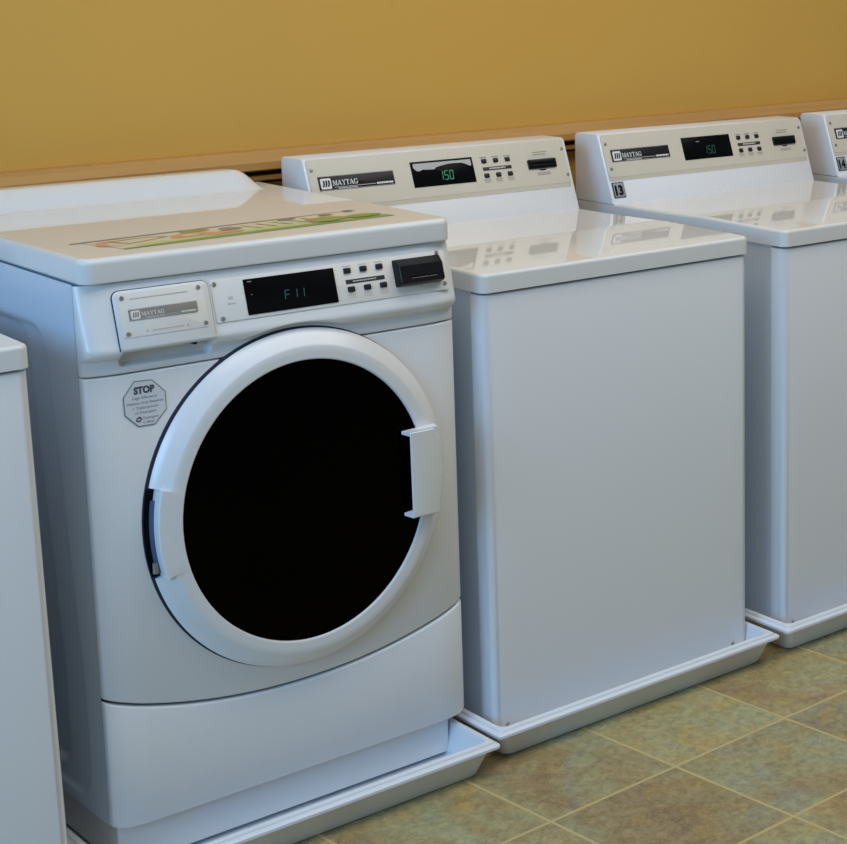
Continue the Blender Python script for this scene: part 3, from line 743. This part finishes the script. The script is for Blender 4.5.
# front panel (door wall) and toe panel, split by a smile-shaped seam
def seam(t):
    a = abs(t); return .2505 + .058 * a ** 2.1
def panel(name, zlo, zhi, k):
    """zlo/zhi are functions of t; softened top and bottom edges, returns to the cabinet at both sides"""
    ts = tvals(); mb = MB(); prof = [(0, .010, 0), (0, .0035, 0), (0, .0012, .0008), (0, 0, .0030)]
    rows = []
    for dy, dz in ((.010, 0), (.0035, 0), (.0012, .0008), (0, .0028)): rows.append([(dy, ('lo', dz))] * 1)
    vs = []; specs = [('lo', 0, .012), ('lo', .0002, .0045), ('lo', .0014, .0016), ('lo', .0045, 0), ('hi', .0045, 0), ('hi', .0014, .0016), ('hi', .0002, .0045), ('hi', 0, .012)]
    for side, dz, dy in specs:
        for t in ts:
            x, y = plan(t); z = zlo(t) + dz if side == 'lo' else zhi(t) - dz
            vs.append((x, y + dy, z))
    n = len(ts); fs = [[i * n + j, i * n + j + 1, (i + 1) * n + j + 1, (i + 1) * n + j] for i in range(len(specs) - 1) for j in range(n - 1)]
    off = len(vs)
    for i in range(len(specs)): vs += [(XL, .03, vs[i * n][2]), (XR, .03, vs[i * n + n - 1][2])]
    for i in range(len(specs) - 1):
        fs.append([i * n, (i + 1) * n, off + 2 * (i + 1), off + 2 * i]); fs.append([i * n + n - 1, off + 2 * i + 1, off + 2 * (i + 1) + 1, (i + 1) * n + n - 1])
    mb.add(vs, fs, k); return mb.build(name, angle=48, **FP)
fpan = panel('front_panel', lambda t: seam(t) + .0022, lambda t: .8350, 'plastic')
panel('toe_panel', lambda t: .087 + .006 * max(0, (abs(t) - .93) / .07) ** 2, lambda t: seam(t) - .0022, 'plastic')

# STOP notice
F0 = Frame((0, -.0006, 0), (0, 0, 1)); mb = MB(); cx, cz = -.6342, .7850
OCT = [(-.6503, .8225), (-.6212, .8208), (-.6003, .7985), (-.5998, .7695), (-.6203, .7478), (-.6471, .7482), (-.6684, .7699), (-.6692, .7988)]
def inset(p, q): return [(cx + (x - cx) * q, cz + (z - cz) * q) for x, z in p]
F0.poly(mb, OCT, .0002, 'ink_faint'); F0.poly(mb, inset(OCT, .955), .0005, 'sticker')
put_text(mb, F0, 'STOP', -.6350, .8015, .0105, .0008, 'ink', 'c', width=.034, bold=.0009)
for txt, z, w in (('High Efficiency', .7925, .040), ('Machine Only Requires', .7845, .058), ('1 Tablespoon', .7765, .040), ('of Detergent', .7690, .034), ):
    put_text(mb, F0, txt, -.6345, z, .0042, .0008, 'ink_faint', 'c', width=w)
put_text(mb, F0, 'Detergent', -.6265, .7595, .0042, .0008, 'ink_faint', 'c', width=.026); put_text(mb, F0, 'is Best', -.6300, .7525, .0042, .0008, 'ink_faint', 'c', width=.018)
F0.poly(mb, [(-.650, .7565), (-.644, .7555), (-.641, .7600), (-.643, .7645), (-.648, .7640), (-.651, .7600)], .0007, 'ink'); F0.poly(mb, [(-.6485, .7590), (-.6445, .7585), (-.6435, .7605), (-.6475, .7612)], .0009, 'sticker')
o = mb.build('warning_sticker', parent=fpan, origin=(0, 0, 0), smooth=False); o['label'] = 'eight-sided notice headed STOP'

# ------------------------------------------------------------------ round door
def ell(r, a, y, k=1.0): return (DX + r[0] * k * cos(a), y, DZ + r[1] * k * sin(a))
A0 = math.asin((.6485 - DZ) / RO[1]); A1 = math.asin((.4975 - DZ) / RO[1])
c0, c1 = pi - A0, pi - A1                 # cut-out at the hinge side, angles on the left
NA = 144; angs = [2 * pi * i / NA for i in range(NA)]
angs = [a for a in angs if abs(a - c0) > .01 and abs(a - c1) > .01]
eps = 1e-4
angs = sorted(angs + [c0 - eps, c0 + eps, c1 - eps, c1 + eps])
def ring_profile(a):
    cut = c0 < a < c1
    L = []
    if not cut:
        L += [ell(RO, a, -.003, .985), ell(RO, a, -.0040, .998), ell(RO, a, -.0065, 1.0), ell(RO, a, -.0090, .994)]
        f = lambda q: tuple(o_ * (1 - q) + i_ * q for o_, i_ in zip(RO, RF))
        L += [ell(f(.32), a, -.0160), ell(f(.62), a, -.0222), ell(f(.90), a, -.0280), ell(f(.97), a, -.0294), ell(f(1.04), a, -.0302)]
    else:
        RC = (.2640, .2835)
        L += [ell(RC, a, -.003), ell(RC, a, -.008), ell(RC, a, -.012), ell(RC, a, -.017), ell(RC, a, -.021), ell(RC, a, -.0250), ell(RC, a, -.0280, .999), ell(RC, a, -.0298, .996), ell(RC, a, -.0300, .990)]
    f = lambda q: tuple(o_ * (1 - q) + i_ * q for o_, i_ in zip(RF, RG))
    L += [ell(f(.5), a, -.0304), ell(f(.94), a, -.0304), ell(f(1.02), a, -.0296), ell(f(1.10), a, -.0230)]
    return L
mb = MB(); cols = [ring_profile(a) for a in angs]; n = len(cols); m_ = len(cols[0])
mb.add([p for c in cols for p in c], [[i * m_ + j, ((i + 1) % n) * m_ + j, ((i + 1) % n) * m_ + j + 1, i * m_ + j + 1] for i in range(n) for j in range(m_ - 1)], 'plastic')
door = mb.build('door', angle=24, **FP)
def dpart(name, mb, **kw): return mb.build(name, parent=door, origin=(0, 0, 0), **kw)
mb = MB(); loops = []
for k_, y in ((1.012, -.0260), (1.0, -.0262), (.9, -.0275), (.6, -.0295), (.3, -.0305)): loops.append([ell(RG, 2 * pi * i / 96, y, k_) for i in range(96)])
loft(mb, loops, 'door_glass', cap1=True); dpart('door_glass', mb, angle=60)
mb = MB(); loops = [[(p[0] - .0020, p[1], p[2] + .0008) for p in [ell(RO, 2 * pi * i / 96, y, k_) for i in range(96)]] for k_, y in ((1.007, .006), (1.007, -.0006), (1.0, -.0016), (.985, -.0020), (.9, -.0020))]  # dark disc painted in for the shade of the gap behind the door
loft(mb, loops, 'dark_gap', cap1=True); dpart('door_gap_shade', mb)
# hinge in the cut-out
mb = MB(); rows = []
for i in range(13):
    a = c0 + .07 + (c1 - c0 - .10) * i / 12
    rows.append([ell((.2690, .2862), a, -.0040), ell((.2675, .2852), a, -.0100), ell((.2640, .2835), a, -.0110)])
mb.add([p for r_ in rows for p in r_], [[3 * i + j, 3 * i + j + 1, 3 * i + j + 4, 3 * i + j + 3] for i in range(12) for j in range(2)], 'hinge')
cr_ = [ell(r_, c0 + .01 + (c1 - c0 - .02) * i / 16, -.0028) for r_ in ((.2775, .2930), (.2600, .2800)) for i in range(17)]
mb.add(cr_, [[i, i + 1, 18 + i, 17 + i] for i in range(16)], 'gloss_black')
for q in (.88,):
    a = c0 + (c1 - c0) * q; c = Vector(ell((.2700, .287), a, -.008))
    n = 12; loft(mb, [[(c.x + .0045 * cos(2 * pi * i / n), c.y + .0045 * sin(2 * pi * i / n), c.z + dz) for i in range(n)] for dz in (-.009, .009)], 'screw', cap0=True, cap1=True)
dpart('hinge', mb)
# handle: flat grip following the ring on its outer side, with two tabs reaching in over the glass
mb = MB(); zt, zb = .6600, .5090; N = 16; outer = []; inner = []
for i in range(N + 1):
    z = zb + (zt - zb) * i / N
    q = (z - DZ) / .2800; xo = DX + .2620 * sqrt(max(0, 1 - q * q)) - .0185
    outer.append((xo, z)); inner.append((-.1905 - .0008 * i / N + .0015, z))
def sec(xi, xo, z, s_=1.0):
    yb, yf = -.0290, -.0500
    xm_ = xi + (xo - xi) * .72
    return [(xm_, yb, z), (xm_ - .003, yf + .006, z), (xi + .001, yf + .004, z), (xi, yf + .002, z), (xi + .002, yf, z), (xo - .003, yf, z), (xo + .003, yf + .003, z), (xo + .008, yb + .006, z), (xo + .009, yb, z)]
loops = []
for (xo, z), (xi, _z) in zip(outer, inner): loops.append(sec(xi, xo, z))
lo = [(x, min(y + .003, -.029), z - .0015) for x, y, z in loops[0]]; hi = [(x, min(y + .004, -.029), z + .0025) for x, y, z in loops[-1]]
loft(mb, [lo] + loops + [hi], 'plastic', cap0=True, cap1=True)
for z0, z1, zi in ((zb - .0023, zb + .012, 1), (zt - .006, zt + .0034, -1)):
    vs = [(-.1285, -.026, z0), (-.1885, -.0485, z0), (-.1965, -.0320, z0 + .003), (-.1285, -.026, z1), (-.1885, -.0485, z1), (-.1965, -.0320, z0 + .008 if zi > 0 else z1 - .001), (-.1335, -.0475, z0), (-.1335, -.0475, z1)]
    mb.add(vs, [[0, 6, 1, 2], [3, 5, 4, 7], [1, 4, 5, 2], [0, 2, 5, 3], [1, 6, 7, 4], [6, 0, 3, 7]], 'plastic')
dpart('handle', mb, angle=30)

# sub-parts were modelled in place: shift them from world coordinates into their thing's frame
for root, base in ((w0, BASE), (fl, FB)):
    for part in root.children:
        for s_ in part.children:
            if s_.get('_done'): continue
            if s_.name.startswith('instruction_sticker'): continue
            s_.location = -base
for c in others:
    for part in c.children:
        for s_ in part.children: s_.location = -BASE

# ------------------------------------------------------------------ lights and world
def area(name, loc, aim, sx, sy, power, col):
    l = bpy.data.lights.new(name, 'AREA'); l.shape = 'RECTANGLE'; l.size = sx; l.size_y = sy; l.energy = power; l.color = col
    o = bpy.data.objects.new(name, l); COL.objects.link(o); o.location = loc
    o.rotation_euler = (Vector(aim) - Vector(loc)).to_track_quat('-Z', 'Y').to_euler(); o['kind'] = 'helper'; return o
area('ceiling_light', (.6, -.85, 2.9), (.6, -.85, 0), 3.8, 1.4, 50, (1.0, .95, .88))
area('window_and_fill_light', (-4.6, -1.6, 2.1), (-.6, 0, .7), 2.0, 2.0, 120, (.26, .57, 1.0))
area('window_and_fill_light', (1.0, -5.6, 1.7), (.2, 0, .8), 4.5, 1.8, 6, (.95, .97, 1.0))  # front fill added from the camera side, not a real window

w = bpy.data.worlds.new('room_ambience'); scene.world = w; w.use_nodes = True
bg = w.node_tree.nodes['Background']; bg.inputs['Color'].default_value = (.70, .86, .98, 1); bg.inputs['Strength'].default_value = .18

# ------------------------------------------------------------------ camera (an off-centre crop of a wider frame: lens shift)
cam = bpy.data.cameras.new('camera'); co = bpy.data.objects.new('camera', cam); COL.objects.link(co); scene.camera = co
yaw, pitch, roll, f, px, py = radians(44.5975), radians(-10.3113), radians(.2677), 1769.3219, 802.9438, 276.7746
Fv = Vector((sin(yaw) * cos(pitch), cos(yaw) * cos(pitch), sin(pitch)))
Rv = Fv.cross(Vector((0, 0, 1))).normalized(); Uv = Rv.cross(Fv)
Rv, Uv = Rv * cos(roll) + Uv * sin(roll), Uv * cos(roll) - Rv * sin(roll)
co.matrix_world = Matrix(((Rv.x, Uv.x, -Fv.x, -1.7919), (Rv.y, Uv.y, -Fv.y, -2.6429), (Rv.z, Uv.z, -Fv.z, 1.4811), (0, 0, 0, 1)))
cam.sensor_fit = 'HORIZONTAL'; cam.sensor_width = 36; cam.lens = f / 847 * 36
cam.shift_x = (423.5 - px) / 847; cam.shift_y = (py - 422) / 847
cam.clip_start = .02; cam.clip_end = 60

scene.view_settings.view_transform = 'Standard'
scene.view_settings.look = 'None'
